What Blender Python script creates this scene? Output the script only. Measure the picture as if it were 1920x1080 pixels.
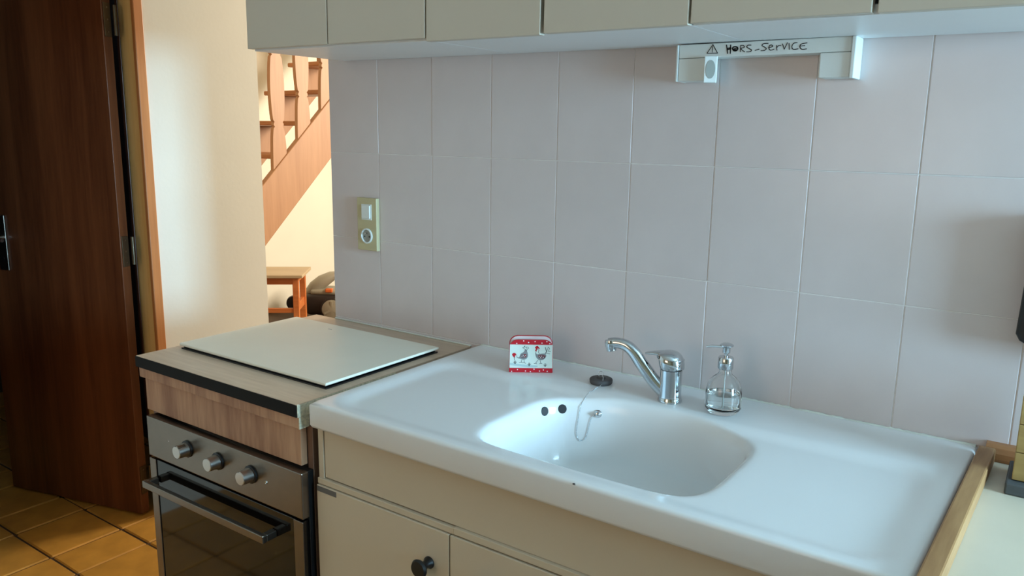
import bpy, bmesh, math, random
from mathutils import Vector, Matrix
from mathutils.bvhtree import BVHTree
random.seed(4)
for o in list(bpy.data.objects): bpy.data.objects.remove(o)
scene = bpy.context.scene
COL = scene.collection
PI = math.pi

# ------------------------------------------------------------------ camera
cd = bpy.data.cameras.new('camera'); cam = bpy.data.objects.new('camera', cd); COL.objects.link(cam)
cd.sensor_width = 36; cd.lens = 27.954; cd.clip_start = 0.02; cd.clip_end = 100
RT, DN, FW = (0.817627, 0.575567, 0.014419), (0.122387, -0.149277, -0.981192), (-0.562589, 0.804014, -0.192495)
M = Matrix(((RT[0], -DN[0], -FW[0]), (RT[1], -DN[1], -FW[1]), (RT[2], -DN[2], -FW[2]))).to_4x4()
M.translation = Vector((1.8402, -1.6686, 1.4475))
cam.matrix_world = M
scene.camera = cam

# ------------------------------------------------------------------ world, lights, exposure
scene.view_settings.view_transform = 'Standard'
scene.view_settings.look = 'None'
scene.view_settings.gamma = 1
scene.view_settings.use_curve_mapping = False
scene.view_settings.exposure = 0.0
wd = bpy.data.worlds.new('sky'); scene.world = wd; wd.use_nodes = True
wd.node_tree.nodes['Background'].inputs[0].default_value = (0.55, 0.75, 1.0, 1)
wd.node_tree.nodes['Background'].inputs[1].default_value = 1.5

def area(name, loc, aim, sx, sy, power, color):
    l = bpy.data.lights.new(name, 'AREA'); l.shape = 'RECTANGLE'; l.size = sx; l.size_y = sy
    l.energy = power; l.color = color
    o = bpy.data.objects.new(name, l); COL.objects.link(o); o.location = loc
    o.rotation_euler = (Vector(aim) - Vector(loc)).to_track_quat('-Z', 'Y').to_euler()
    return o
# daylight through the kitchen window in the right wall, an added warm fill behind the camera, and the stair hall light
area('window_daylight', (4.60, -0.55, 1.45), (0.0, -0.55, 1.25), 0.96, 1.0, 226, (0.44, 0.77, 1.0))
area('rear_fill', (0.9, -3.74, 1.5), (0.9, 0, 1.2), 1.2, 1.1, 11, (1.0, 0.70, 0.50))
area('stair_hall_light', (0.45, 3.45, 2.1), (-2.6, 1.6, 1.0), 1.0, 1.0, 165, (1.0, 0.90, 0.74))

# ------------------------------------------------------------------ material helpers
MATS = {}
def base_mat(name):
    m = bpy.data.materials.new(name); m.use_nodes = True
    MATS[name] = m
    return m, m.node_tree.nodes, m.node_tree.links, m.node_tree.nodes['Principled BSDF']
def lin(c):
    return tuple(((v/255)/12.92 if v/255 <= 0.04045 else ((v/255+0.055)/1.055)**2.4) for v in c)
def plain(name, rgb, rough=0.5, metal=0.0, var=0.06, scale=6.0, bump=0.0, bscale=200.0, coat=0.0, spec=0.5, rand=0.0):
    """srgb colour with a little noise in value, optional bump and per-object variation"""
    m, N, L, b = base_mat(name)
    c = lin(rgb)
    tc = N.new('ShaderNodeTexCoord')
    nz = N.new('ShaderNodeTexNoise'); nz.inputs['Scale'].default_value = scale; nz.inputs['Detail'].default_value = 5
    L.new(tc.outputs['Object'], nz.inputs['Vector'])
    mr = N.new('ShaderNodeMapRange'); mr.inputs['From Min'].default_value = 0.3; mr.inputs['From Max'].default_value = 0.7
    mr.inputs['To Min'].default_value = 1-var; mr.inputs['To Max'].default_value = 1+var
    L.new(nz.outputs['Fac'], mr.inputs['Value'])
    hs = N.new('ShaderNodeHueSaturation'); hs.inputs['Color'].default_value = (*c, 1)
    if rand:
        oi = N.new('ShaderNodeObjectInfo'); mr2 = N.new('ShaderNodeMapRange')
        mr2.inputs['To Min'].default_value = 1-rand; mr2.inputs['To Max'].default_value = 1+rand
        L.new(oi.outputs['Random'], mr2.inputs['Value'])
        mu = N.new('ShaderNodeMath'); mu.operation = 'MULTIPLY'
        L.new(mr.outputs[0], mu.inputs[0]); L.new(mr2.outputs[0], mu.inputs[1]); L.new(mu.outputs[0], hs.inputs['Value'])
    else:
        L.new(mr.outputs[0], hs.inputs['Value'])
    L.new(hs.outputs[0], b.inputs['Base Color'])
    b.inputs['Roughness'].default_value = rough; b.inputs['Metallic'].default_value = metal
    b.inputs['Specular IOR Level'].default_value = spec
    if coat: b.inputs['Coat Weight'].default_value = coat; b.inputs['Coat Roughness'].default_value = 0.06
    if bump:
        n2 = N.new('ShaderNodeTexNoise'); n2.inputs['Scale'].default_value = bscale
        L.new(tc.outputs['Object'], n2.inputs['Vector'])
        bp = N.new('ShaderNodeBump'); bp.inputs['Strength'].default_value = bump; bp.inputs['Distance'].default_value = 0.002
        L.new(n2.outputs['Fac'], bp.inputs['Height']); L.new(bp.outputs[0], b.inputs['Normal'])
    return m
def wood(name, dark, light, axis='Z', scale=18.0, stretch=0.06, rough=0.5, coat=0.0, knots=False):
    """grain stretched along one object axis"""
    m, N, L, b = base_mat(name)
    tc = N.new('ShaderNodeTexCoord'); mp = N.new('ShaderNodeMapping')
    s = [1, 1, 1]; s['XYZ'.index(axis)] = stretch
    mp.inputs['Scale'].default_value = s
    L.new(tc.outputs['Object'], mp.inputs['Vector'])
    n1 = N.new('ShaderNodeTexNoise'); n1.inputs['Scale'].default_value = scale; n1.inputs['Detail'].default_value = 8
    n1.inputs['Distortion'].default_value = 0.6
    n2 = N.new('ShaderNodeTexNoise'); n2.inputs['Scale'].default_value = scale*7; n2.inputs['Detail'].default_value = 4
    L.new(mp.outputs[0], n1.inputs['Vector']); L.new(mp.outputs[0], n2.inputs['Vector'])
    mx = N.new('ShaderNodeMath'); mx.operation = 'MULTIPLY_ADD'; mx.inputs[1].default_value = 0.65
    ad = N.new('ShaderNodeMath'); ad.operation = 'MULTIPLY'; ad.inputs[1].default_value = 0.35
    L.new(n2.outputs['Fac'], ad.inputs[0]); L.new(n1.outputs['Fac'], mx.inputs[0]); L.new(ad.outputs[0], mx.inputs[2])
    cr = N.new('ShaderNodeValToRGB')
    cr.color_ramp.elements[0].position = 0.36; cr.color_ramp.elements[0].color = (*lin(dark), 1)
    cr.color_ramp.elements[1].position = 0.64; cr.color_ramp.elements[1].color = (*lin(light), 1)
    L.new(mx.outputs[0], cr.inputs[0]); L.new(cr.outputs[0], b.inputs['Base Color'])
    b.inputs['Roughness'].default_value = rough
    if coat: b.inputs['Coat Weight'].default_value = coat; b.inputs['Coat Roughness'].default_value = 0.15
    bp = N.new('ShaderNodeBump'); bp.inputs['Strength'].default_value = 0.12; bp.inputs['Distance'].default_value = 0.001
    L.new(n2.outputs['Fac'], bp.inputs['Height']); L.new(bp.outputs[0], b.inputs['Normal'])
    return m
def clear(name, tint, gloss=0.12):
    """thin clear glass: see-through with a facing-dependent reflection"""
    m = bpy.data.materials.new(name); m.use_nodes = True; N = m.node_tree.nodes; L = m.node_tree.links
    N.clear(); out = N.new('ShaderNodeOutputMaterial')
    t = N.new('ShaderNodeBsdfTransparent'); t.inputs[0].default_value = (*tint, 1)
    g = N.new('ShaderNodeBsdfGlossy'); g.inputs['Roughness'].default_value = 0.03
    lw = N.new('ShaderNodeLayerWeight'); lw.inputs['Blend'].default_value = gloss
    mx = N.new('ShaderNodeMixShader')
    L.new(lw.outputs['Fresnel'], mx.inputs[0]); L.new(t.outputs[0], mx.inputs[1]); L.new(g.outputs[0], mx.inputs[2])
    L.new(mx.outputs[0], out.inputs[0]); MATS[name] = m
    return m

TILE = plain('wall_tile_glaze', (214, 202, 200), rough=0.24, var=0.025, scale=9, rand=0.012, spec=0.5)
GROUT = plain('grout', (236, 230, 226), rough=0.8, var=0.03)
PLASTER = plain('white_plaster', (226, 224, 214), rough=0.75, var=0.02, scale=3, bump=0.15, bscale=60)
HALLPAINT = plain('hall_plaster', (240, 234, 216), rough=0.8, var=0.02, scale=3, bump=0.1, bscale=60)
BEIGE = plain('beige_bounce_wall', (176, 154, 122), rough=0.85, var=0.04)  # unseen front wall, beige picked to give a warm, dim bounce
CEIL = plain('ceiling_paint', (225, 222, 214), rough=0.9, var=0.02)
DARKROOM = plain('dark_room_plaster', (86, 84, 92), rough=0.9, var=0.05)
OCHRE = plain('ochre_floor_tile', (190, 136, 58), rough=0.36, var=0.16, scale=11, bump=0.1, bscale=40, rand=0.1)
FGROUT = plain('floor_grout', (74, 54, 34), rough=0.9, var=0.15, bump=0.4)
CABW = plain('wall_cabinet_laminate', (204, 194, 178), rough=0.42, var=0.012, scale=4)
CABU = plain('white_melamine', (236, 236, 236), rough=0.42, var=0.015)
CREAM = plain('cream_laminate', (206, 190, 166), rough=0.45, var=0.02, scale=3)
CERAM = plain('white_ceramic', (232, 231, 230), rough=0.16, var=0.006, scale=3, spec=0.5)
CHROME = plain('chrome', (205, 210, 214), rough=0.08, metal=1, var=0.01)
STEEL = plain('brushed_steel', (132, 122, 112), rough=0.32, metal=1, var=0.05, scale=20)
KNOBM = plain('satin_knob', (196, 190, 184), rough=0.3, metal=1, var=0.03)
BLKGLASS = plain('black_glass', (12, 11, 11), rough=0.06, var=0.0)
BLACK = plain('black_plastic', (16, 15, 16), rough=0.42, var=0.05)
BLKTAPE = plain('black_edge_tape', (10, 9, 9), rough=0.6, var=0.05, spec=0.2)
RUBBER = plain('dark_rubber', (78, 75, 76), rough=0.6, var=0.08)
BOARD = plain('cream_board', (236, 230, 214), rough=0.42, var=0.03, scale=4)
RAW = plain('raw_chipboard', (212, 204, 178), rough=0.9, var=0.25, scale=150)
OAKTOP = wood('pale_oak_top', (192, 166, 142), (216, 192, 168), 'X', 14, 0.08, 0.42)
OAK = wood('oak_front', (148, 102, 74), (194, 150, 116), 'Z', 16, 0.10, 0.5)
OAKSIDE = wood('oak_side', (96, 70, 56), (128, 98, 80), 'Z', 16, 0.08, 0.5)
MAHOG = wood('varnished_mahogany', (78, 40, 22), (112, 64, 36), 'Z', 14, 0.05, 0.36, coat=0.15)
PINE = wood('orange_pine', (172, 106, 56), (198, 132, 76), 'Z', 12, 0.05, 0.45)
PINEY = wood('yellow_pine', (226, 184, 116), (242, 206, 142), 'Z', 12, 0.05, 0.45)
STAIRW = wood('stair_pine', (164, 118, 82), (180, 134, 96), 'Z', 9, 0.08, 0.5)
STAIRT = wood('stair_tread_pine', (180, 118, 72), (200, 138, 90), 'X', 9, 0.08, 0.5)
BATTEN = wood('pine_batten', (150, 106, 64), (186, 142, 94), 'Y', 16, 0.10, 0.5)
BATTENX = wood('pine_batten_cross', (150, 96, 56), (184, 128, 80), 'X', 16, 0.10, 0.5)
BENCHW = wood('bench_pine', (196, 104, 48), (220, 132, 70), 'X', 10, 0.08, 0.5)
BENCHT = wood('bench_top_pale', (190, 164, 128), (208, 184, 148), 'X', 10, 0.08, 0.55)
CRATEW = wood('crate_pine', (150, 122, 70), (184, 156, 98), 'X', 14, 0.12, 0.6)
MARBLE = plain('cream_marble_top', (218, 204, 182), rough=0.36, var=0.07, scale=5)
PLASTIC = plain('white_plastic', (226, 230, 226), rough=0.4, var=0.01)
IVORY = plain('ivory_plastic', (196, 184, 144), rough=0.4, var=0.02)
LENS = plain('socket_grey', (158, 162, 156), rough=0.5, var=0.02)
INK = plain('black_ink', (18, 20, 24), rough=0.7, var=0.0)
RED = plain('red_glaze', (190, 26, 42), rough=0.28, var=0.03)
CREAMGL = plain('cream_glaze', (214, 222, 212), rough=0.28, var=0.015)
PINKW = plain('white_dot_glaze', (240, 226, 224), rough=0.3, var=0.0)
GREYINK = plain('grey_ink', (128, 128, 128), rough=0.5, var=0.15, scale=300)
PALEINK = plain('pale_green_ink', (176, 196, 194), rough=0.5, var=0.05)
DARKINK = plain('dark_ink', (62, 64, 66), rough=0.5, var=0.0)
GREYST = plain('grey_strip', (98, 96, 94), rough=0.5, var=0.06)
SILIC = plain('white_sealant', (222, 222, 212), rough=0.6, var=0.08, scale=60)
BRASSD = plain('dark_steel_hinge', (92, 84, 70), rough=0.4, metal=0.9, var=0.1)
VGREY = plain('vacuum_grey', (158, 150, 130), rough=0.4, var=0.05)
VDARK = plain('vacuum_dark', (46, 38, 34), rough=0.4, var=0.05)
VORANGE = plain('vacuum_orange', (226, 112, 52), rough=0.35, var=0.04)
SLATE = plain('grey_plinth', (74, 78, 80), rough=0.6, var=0.12, scale=30)
def refractive(name, tint, ior):
    m, N, L, b = base_mat(name)
    b.inputs['Base Color'].default_value = (*tint, 1); b.inputs['Roughness'].default_value = 0.0
    b.inputs['Transmission Weight'].default_value = 1.0; b.inputs['IOR'].default_value = ior
    return m
GLASS = refractive('clear_glass', (0.97, 0.99, 0.99), 1.45)
WATER = refractive('clear_soap', (0.95, 0.985, 0.99), 1.33)
PANE = clear('window_glass', (0.98, 0.99, 1.0), 0.08)

# ------------------------------------------------------------------ mesh helpers
def link(name, me, mat, parent=None, smooth=False):
    if mat: me.materials.append(mat)
    if smooth:
        for p in me.polygons: p.use_smooth = True
    o = bpy.data.objects.new(name, me); COL.objects.link(o)
    if parent: o.parent = parent
    return o
def fin(bm, name, mat, parent=None, smooth=False, sharp=None):
    bmesh.ops.recalc_face_normals(bm, faces=bm.faces)
    me = bpy.data.meshes.new(name); bm.to_mesh(me); bm.free()
    o = link(name, me, mat, parent, smooth)
    if smooth and sharp is not None:
        me.set_sharp_from_angle(angle=math.radians(sharp))
    return o
def abox(bm, x0, x1, y0, y1, z0, z1, bev=0.0, seg=2, mtx=None):
    r = bmesh.ops.create_cube(bm, size=1); vs = r['verts']
    for v in vs:
        v.co = Vector((x0+(v.co.x+.5)*(x1-x0), y0+(v.co.y+.5)*(y1-y0), z0+(v.co.z+.5)*(z1-z0)))
    if bev:
        es = {e for v in vs for e in v.link_edges}
        rb = bmesh.ops.bevel(bm, geom=list(es), offset=bev, segments=seg, affect='EDGES', profile=0.5)
        vs = list({v for f in rb['faces'] for v in f.verts} | {v for v in vs if v.is_valid})
    if mtx:
        for v in vs: v.co = mtx @ v.co
    return vs
def box(name, mat, x0, x1, y0, y1, z0, z1, parent=None, bev=0.0, seg=2, mtx=None):
    bm = bmesh.new(); abox(bm, x0, x1, y0, y1, z0, z1, bev, seg, mtx)
    return fin(bm, name, mat, parent)
def alathe(bm, prof, seg=32, mtx=None, sx=1.0, sy=1.0):
    rings = []
    for r, z in prof:
        if r < 1e-6:
            rings.append([bm.verts.new((0, 0, z))])
        else:
            rings.append([bm.verts.new((r*sx*math.cos(2*PI*i/seg), r*sy*math.sin(2*PI*i/seg), z)) for i in range(seg)])
    for a, b in zip(rings, rings[1:]):
        for i in range(seg):
            j = (i+1) % seg
            if len(a) == 1 and len(b) == 1: continue
            if len(a) == 1: bm.faces.new((a[0], b[i], b[j]))
            elif len(b) == 1: bm.faces.new((a[i], a[j], b[0]))
            else: bm.faces.new((a[i], a[j], b[j], b[i]))
    if mtx:
        for r in rings:
            for v in r: v.co = mtx @ v.co
def lathe(name, mat, prof, parent=None, seg=32, mtx=None, sharp=40, sx=1.0, sy=1.0):
    bm = bmesh.new(); alathe(bm, prof, seg, mtx, sx, sy)
    return fin(bm, name, mat, parent, True, sharp)
def atube(bm, pts, rad, seg=12, cap=True, flat=1.0):
    pts = [Vector(p) for p in pts]; n = len(pts)
    rad = rad if isinstance(rad, (list, tuple)) else [rad]*n
    rings = []; up = None
    for i in range(n):
        t = (pts[min(i+1, n-1)] - pts[max(i-1, 0)]).normalized()
        if up is None:
            up = Vector((0, 0, 1)) if abs(t.z) < 0.9 else Vector((0, 1, 0))
        s = t.cross(up).normalized(); up = s.cross(t).normalized()
        rings.append([bm.verts.new(pts[i] + s*rad[i]*flat*math.cos(2*PI*k/seg) + up*rad[i]*math.sin(2*PI*k/seg)) for k in range(seg)])
    for a, b in zip(rings, rings[1:]):
        for k in range(seg):
            bm.faces.new((a[k], a[(k+1) % seg], b[(k+1) % seg], b[k]))
    if cap: bm.faces.new(rings[0]); bm.faces.new(rings[-1])
def tube(name, mat, pts, rad, parent=None, seg=12, flat=1.0):
    bm = bmesh.new(); atube(bm, pts, rad, seg, True, flat)
    return fin(bm, name, mat, parent, True, 50)
def aprism(bm, poly, y0, y1, mtx=None):
    """poly in (x, z), extruded along y"""
    a = [bm.verts.new((x, y0, z)) for x, z in poly]; b = [bm.verts.new((x, y1, z)) for x, z in poly]
    bm.faces.new(a); bm.faces.new(b[::-1])
    for i in range(len(poly)):
        j = (i+1) % len(poly); bm.faces.new((a[i], b[i], b[j], a[j]))
    if mtx:
        for v in a+b: v.co = mtx @ v.co
def prism(name, mat, poly, y0, y1, parent=None, bev=0.0, mtx=None, tri=True):
    bm = bmesh.new(); aprism(bm, poly, y0, y1)
    bmesh.ops.recalc_face_normals(bm, faces=bm.faces)
    if bev:
        bmesh.ops.bevel(bm, geom=[e for e in bm.edges if e.calc_face_angle(0) > 0.9], offset=bev, segments=2, affect='EDGES', profile=0.5)
    if mtx: bm.transform(mtx)
    return fin(bm, name, mat, parent)
def arib(bm, pts, w, y, t=0.0004):
    """flat pen stroke in the xz plane at depth y, proud by t towards -y"""
    for (x0, z0), (x1, z1) in zip(pts, pts[1:]):
        d = Vector((x1-x0, z1-z0)); l = d.length
        if l < 1e-6: continue
        d /= l; n = Vector((-d.y, d.x))*w/2; e = d*w*0.4
        q = [(x0-e.x+n.x, z0-e.y+n.y), (x0-e.x-n.x, z0-e.y-n.y), (x1+e.x-n.x, z1+e.y-n.y), (x1+e.x+n.x, z1+e.y+n.y)]
        aprism(bm, q, y-t, y)
def adisc(bm, cx, cz, rx, rz, y, t=0.0004, n=14):
    aprism(bm, [(cx+rx*math.cos(2*PI*i/n), cz+rz*math.sin(2*PI*i/n)) for i in range(n)], y-t, y)
def spline(pts, n, closed=True):
    out = []; m = len(pts)
    rng = range(m) if closed else range(m-1)
    for i in rng:
        g = (lambda k: Vector(pts[k % m])) if closed else (lambda k: Vector(pts[max(0, min(m-1, k))]))
        p0, p1, p2, p3 = g(i-1), g(i), g(i+1), g(i+2)
        for s in range(n):
            t = s/n
            out.append(0.5*((2*p1)+(p2-p0)*t+(2*p0-5*p1+4*p2-p3)*t*t+(3*p1-p0-3*p2+p3)*t**3))
    if not closed: out.append(Vector(pts[-1]))
    return out
def empty(name, loc=(0, 0, 0), rz=0):
    o = bpy.data.objects.new(name, None); COL.objects.link(o); o.location = loc; o.rotation_euler = (0, 0, rz)
    o.empty_display_size = 0.05
    return o
def tag(o, label, cat, group=None, kind=None):
    o['label'] = label; o['category'] = cat
    if group: o['group'] = group
    if kind: o['kind'] = kind
    return o
def struct(o, label, cat): return tag(o, label, cat, None, 'structure')
def T(x, y, z): return Matrix.Translation((x, y, z))
def RX(a): return Matrix.Rotation(a, 4, 'X')
def RY(a): return Matrix.Rotation(a, 4, 'Y')
def RZ(a): return Matrix.Rotation(a, 4, 'Z')

# ------------------------------------------------------------------ the room shell
floor = struct(box('floor', FGROUT, -4.0, 4.7, -3.9, 4.5, -0.12, -0.005), 'ochre square-tiled floor with dark joints', 'floor')
# tiles of two widths laid in rows; three meshes shared between all of them
def floor_tile_mesh(w, d):
    bm = bmesh.new(); abox(bm, -w/2, w/2, -d/2, d/2, -0.012, 0.0, 0.004, 1)
    me = bpy.data.meshes.new('floor_tile'); bmesh.ops.recalc_face_normals(bm, faces=bm.faces); bm.to_mesh(me); bm.free()
    me.materials.append(OCHRE); return me
gap = 0.007
fm = {0: floor_tile_mesh(0.262-gap, 0.2475-gap), 1: floor_tile_mesh(0.173-gap, 0.2475-gap)}
xs = -0.862; cols_f = []
x = -0.862 - 0.262 - 4*0.435
k = 0
while x < 0.9:
    wdt = 0.262 if k % 2 == 0 else 0.173
    cols_f.append((x, wdt, k % 2)); x += wdt; k += 1
for r in range(11):
    y0 = -0.528 + (r-7)*0.2475
    for (x0, wdt, kk) in cols_f:
        if len(floor.children) > 195: break
        o = bpy.data.objects.new('floor_tile', fm[kk]); COL.objects.link(o); o.parent = floor
        o.location = (x0+wdt/2+random.uniform(-.0015, .0015), y0+0.2475/2+random.uniform(-.0015, .0015), random.uniform(-.001, .0005))
        o.rotation_euler = (0, 0, random.uniform(-.006, .006))

wall_back = struct(box('wall_back', GROUT, 0.0, 4.52, 0.0015, 0.12, 0, 2.5), 'kitchen back wall covered in pale glazed upright tiles', 'wall')
bm = bmesh.new(); abox(bm, -0.0990, 0.0990, -0.006, 0.0, -0.1247, 0.1247, 0.0011, 2)
tme = bpy.data.meshes.new('wall_tile'); bmesh.ops.recalc_face_normals(bm, faces=bm.faces); bm.to_mesh(tme); bm.free(); tme.materials.append(TILE)
TW, TH, TZ = 0.2, 0.2514, 1.6316
tme_top = tme.copy()                              # the top row runs up behind the cabinets
for v in tme_top.vertices:
    if v.co.z > 0: v.co.z += 0.022
for r in range(4):
    for c in range(13):
        o = bpy.data.objects.new('wall_tile', tme_top if r == 0 else tme); COL.objects.link(o); o.parent = wall_back
        o.location = (c*TW+0.1, 0.006+random.uniform(-.0003, .0003), TZ-(r+0.5)*TH)
        o.rotation_euler = (random.uniform(-.0012, .0012), 0, random.uniform(-.0016, .0016))

struct(box('wall_left', PLASTER, -0.95, -0.85, -0.075, 0.402, 0, 2.5), 'white plaster wall between the brown door and the stair opening', 'wall')
struct(box('wall_left_near', PLASTER, -0.95, -0.85, -3.9, -0.93, 0, 2.5), 'white plaster wall left of the doorway', 'wall')
struct(box('wall_left_lintel', PLASTER, -0.95, -0.85, -0.93, -0.075, 2.08, 2.5), 'white plaster above the doorway', 'wall')
struct(box('wall_front', BEIGE, -0.85, 4.52, -3.9, -3.8, 0, 2.5), 'plaster wall behind the camera', 'wall')
wr = bmesh.new()
for a in ((-3.9, -1.04, 0, 2.5), (-0.06, 0.12, 0, 2.5), (-1.04, -0.06, 0, 0.93), (-1.04, -0.06, 1.97, 2.5)):
    abox(wr, 4.40, 4.52, a[0], a[1], a[2], a[3])
struct(fin(wr, 'wall_right', PLASTER), 'right kitchen wall with the window', 'wall')
struct(box('ceiling', CEIL, -4.0, 4.7, -3.9, 0.12, 2.5, 2.6), 'white kitchen ceiling', 'ceiling')
win = struct(empty('window_1', (4.46, -0.55, 0.93)), 'white window in the right wall', 'window')
for nm, a in (('window_frame', (-0.02, 0.02, -0.49, -0.45, 0, 1.04)), ('window_frame', (-0.02, 0.02, 0.45, 0.49, 0, 1.04)),
              ('window_frame', (-0.02, 0.02, -0.45, 0.45, 0, 0.04)), ('window_frame', (-0.02, 0.02, -0.45, 0.45, 1.00, 1.04)),
              ('window_mullion', (-0.02, 0.02, -0.02, 0.02, 0.04, 1.00))):
    box(nm, PLASTIC, *a, parent=win, bev=0.004)
for s in (-1, 1):
    box('pane', PANE, -0.002, 0.002, min(s*0.02, s*0.45), max(s*0.02, s*0.45), 0.04, 1.00, parent=win)
# stair hall and the dark room behind the brown door
struct(box('wall_hall_left', HALLPAINT, -3.42, -3.30, 0.402, 4.5, 0, 3.6), 'bright warm-lit wall behind the staircase', 'wall')
struct(box('wall_hall_back', HALLPAINT, -3.42, 1.6, 4.4, 4.5, 0, 3.6), 'back wall of the stair hall', 'wall')
struct(box('wall_hall_right', HALLPAINT, 1.5, 1.6, 0.12, 4.4, 0, 3.6), 'right wall of the stair hall', 'wall')
struct(box('wall_hall_front', HALLPAINT, -3.42, -0.95, 0.30, 0.402, 0, 3.6), 'wall between stair hall and dark room', 'wall')
struct(box('wall_hall_upper', HALLPAINT, -0.95, 1.6, 0.02, 0.12, 2.5, 3.6), 'wall above the kitchen side of the stair hall', 'wall')
struct(box('ceiling_hall', CEIL, -3.42, 1.6, 0.02, 4.5, 3.6, 3.7), 'ceiling of the stair hall', 'ceiling')
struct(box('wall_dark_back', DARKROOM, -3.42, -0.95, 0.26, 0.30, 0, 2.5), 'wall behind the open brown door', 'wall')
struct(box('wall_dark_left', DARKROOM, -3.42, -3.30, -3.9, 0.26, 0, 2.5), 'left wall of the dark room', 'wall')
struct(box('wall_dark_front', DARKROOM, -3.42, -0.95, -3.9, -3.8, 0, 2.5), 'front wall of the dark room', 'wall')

# door frame (jamb, stop and casing) and the open door
trim = struct(empty('trim_1', (-0.86, -0.10, 0)), 'orange pine door frame with a yellow pine jamb beside the white wall', 'door frame')
def tb(nm, mat, x0, x1, y0, y1, z0, z1, bev=0.003): return box(nm, mat, x0+0.86, x1+0.86, y0+0.10, y1+0.10, z0, z1, parent=trim, bev=bev)
tb('casing', PINE, -0.85, -0.832, -0.106, -0.072, 0, 2.11)
tb('jamb', PINEY, -0.935, -0.846, -0.102, -0.076, 0, 2.08)
tb('door_stop', MAHOG, -0.952, -0.9355, -0.104, -0.07, 0, 2.08)
tb('casing', PINE, -0.85, -0.832, -0.934, -0.900, 0, 2.11)
tb('jamb', PINEY, -0.952, -0.846, -0.93, -0.905, 0, 2.08)
tb('casing', PINE, -0.85, -0.832, -0.900, -0.106, 2.075, 2.11)
tb('jamb', PINEY, -0.952, -0.846, -0.905, -0.102, 2.055, 2.08)
da = math.atan2(-0.264, -0.966)
door = struct(empty('door_1', (-0.892, -0.183, 0), da), 'dark brown varnished wooden door standing open', 'door')
# local x runs from the hinge to the free edge, local +y towards the camera side
DL = 0.665
box('door_slab', MAHOG, 0.0, DL, -0.038, 0.0, 0.008, 2.04, parent=door, bev=0.002)
hd = empty('door_handle'); hd.parent = door
def sub(o, par): o.parent = par; return o
plate = box('handle_plate', STEEL, 0.548, 0.592, 0.0, 0.007, 0.905, 1.115, parent=door, bev=0.002)
bpy.data.objects.remove(hd)
tube('lever', CHROME, [(0.572, 0.006, 1.03), (0.572, 0.03, 1.03), (0.566, 0.042, 1.03), (0.55, 0.047, 1.029), (0.515, 0.047, 1.026)], [0.008, 0.008, 0.0085, 0.0085, 0.007], parent=plate, seg=14)
lathe('keyhole', BLACK, [(0.0, 0.0), (0.006, 0.0), (0.006, 0.001), (0, 0.001)], parent=plate, seg=14, mtx=T(0.57, 0.007, 0.95) @ RX(-PI/2))
for z in (1.01, 1.80, 0.14):
    h = box('hinge', BRASSD, -0.003, 0.0, -0.034, -0.006, z-0.055, z+0.055, parent=door, bev=0.001)
    tube('hinge_pin', BRASSD, [(-0.010, -0.046, z-0.05), (-0.010, -0.046, z+0.05)], 0.007, parent=h)
    for dz in (-0.04, 0.0, 0.04):
        lathe('screw', STEEL, [(0, 0.001), (0.003, 0.001), (0.003, 0)], parent=h, seg=10, mtx=T(-0.003, -0.02, z+dz) @ RY(-PI/2))

# ------------------------------------------------------------------ wall cabinets
def wall_cabinet(x0, label, dz, edge):
    slope = -0.0075
    t = empty('wall_cabinet', (x0, 0, 1.6425+slope*x0)); t.rotation_euler = (0, -slope, 0)
    tag(t, label, 'cabinet', 'row of wall cabinets')
    w = 0.596; D = 0.312
    for nm, a in (('bottom_panel', (0.0, w-0.0005, -D, -0.002, 0, 0.016)), ('side_panel', (0, 0.016, -D, -0.002, 0.016, 0.72)),
                  ('side_panel', (w-0.0165, w-0.0005, -D, -0.002, 0.016, 0.72)), ('top_panel', (0.016, w-0.0165, -D, -0.002, 0.704, 0.72)),
                  ('back_panel', (0.016, w-0.0165, -0.008, -0.002, 0.016, 0.704)), ('shelf', (0.016, w-0.0165, -D+0.02, -0.008, 0.35, 0.366))):
        box(nm, CABU, *a, parent=t, bev=0.0006, seg=1)
    for i in range(2):
        xa = -0.004+i*0.299 if edge else 0.0015+i*0.298
        xb = (0.2935 if i == 0 else 0.5955)
        d = box('door', CABW, xa+0.001, xb-(0.0 if i else 0.001), -D-0.020, -D-0.002, dz[i], 0.716, parent=t, bev=0.0015)
    return t
wall_cabinet(0.072, 'grey-beige wall cabinet at the left end, above the stair opening', (0.004, 0.004), True)
wall_cabinet(0.669, 'grey-beige wall cabinet in the middle of the row above the faucet', (-0.003, -0.001), False)
wall_cabinet(1.266, 'grey-beige wall cabinet at the right, above the handwritten notice', (0.001, 0.000), False)

# under-cabinet light with socket, marked out of service
fx = tag(empty('under_cabinet_light', (1.29, 0, 1.632)), 'white under-cabinet light strip with handwritten out of service note and socket', 'light fixture')
def fb(nm, mat, x0, x1, y0, y1, z0, z1, bev=0.002, par=None):
    o = box(nm, mat, x0-1.29, x1-1.29, y0, y1, z0-1.632, z1-1.632, parent=par or fx, bev=bev); return o
bar = fb('housing', PLASTIC, 1.127, 1.470, -0.050, 0.0, 1.604, 1.6315)
fb('left_box', PLASTIC, 1.1268, 1.186, -0.0495, 0.0, 1.5575, 1.6035)
rb = fb('right_box', PLASTIC, 1.414, 1.4702, -0.0495, 0.0, 1.5575, 1.6035)
fb('end_cap', PLASTIC, 1.4705, 1.479, -0.054, 0.0, 1.5555, 1.6315, 0.002)
fb('end_cap', PLASTIC, 1.1215, 1.1265, -0.052, 0.0, 1.557, 1.6315, 0.0015)
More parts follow.
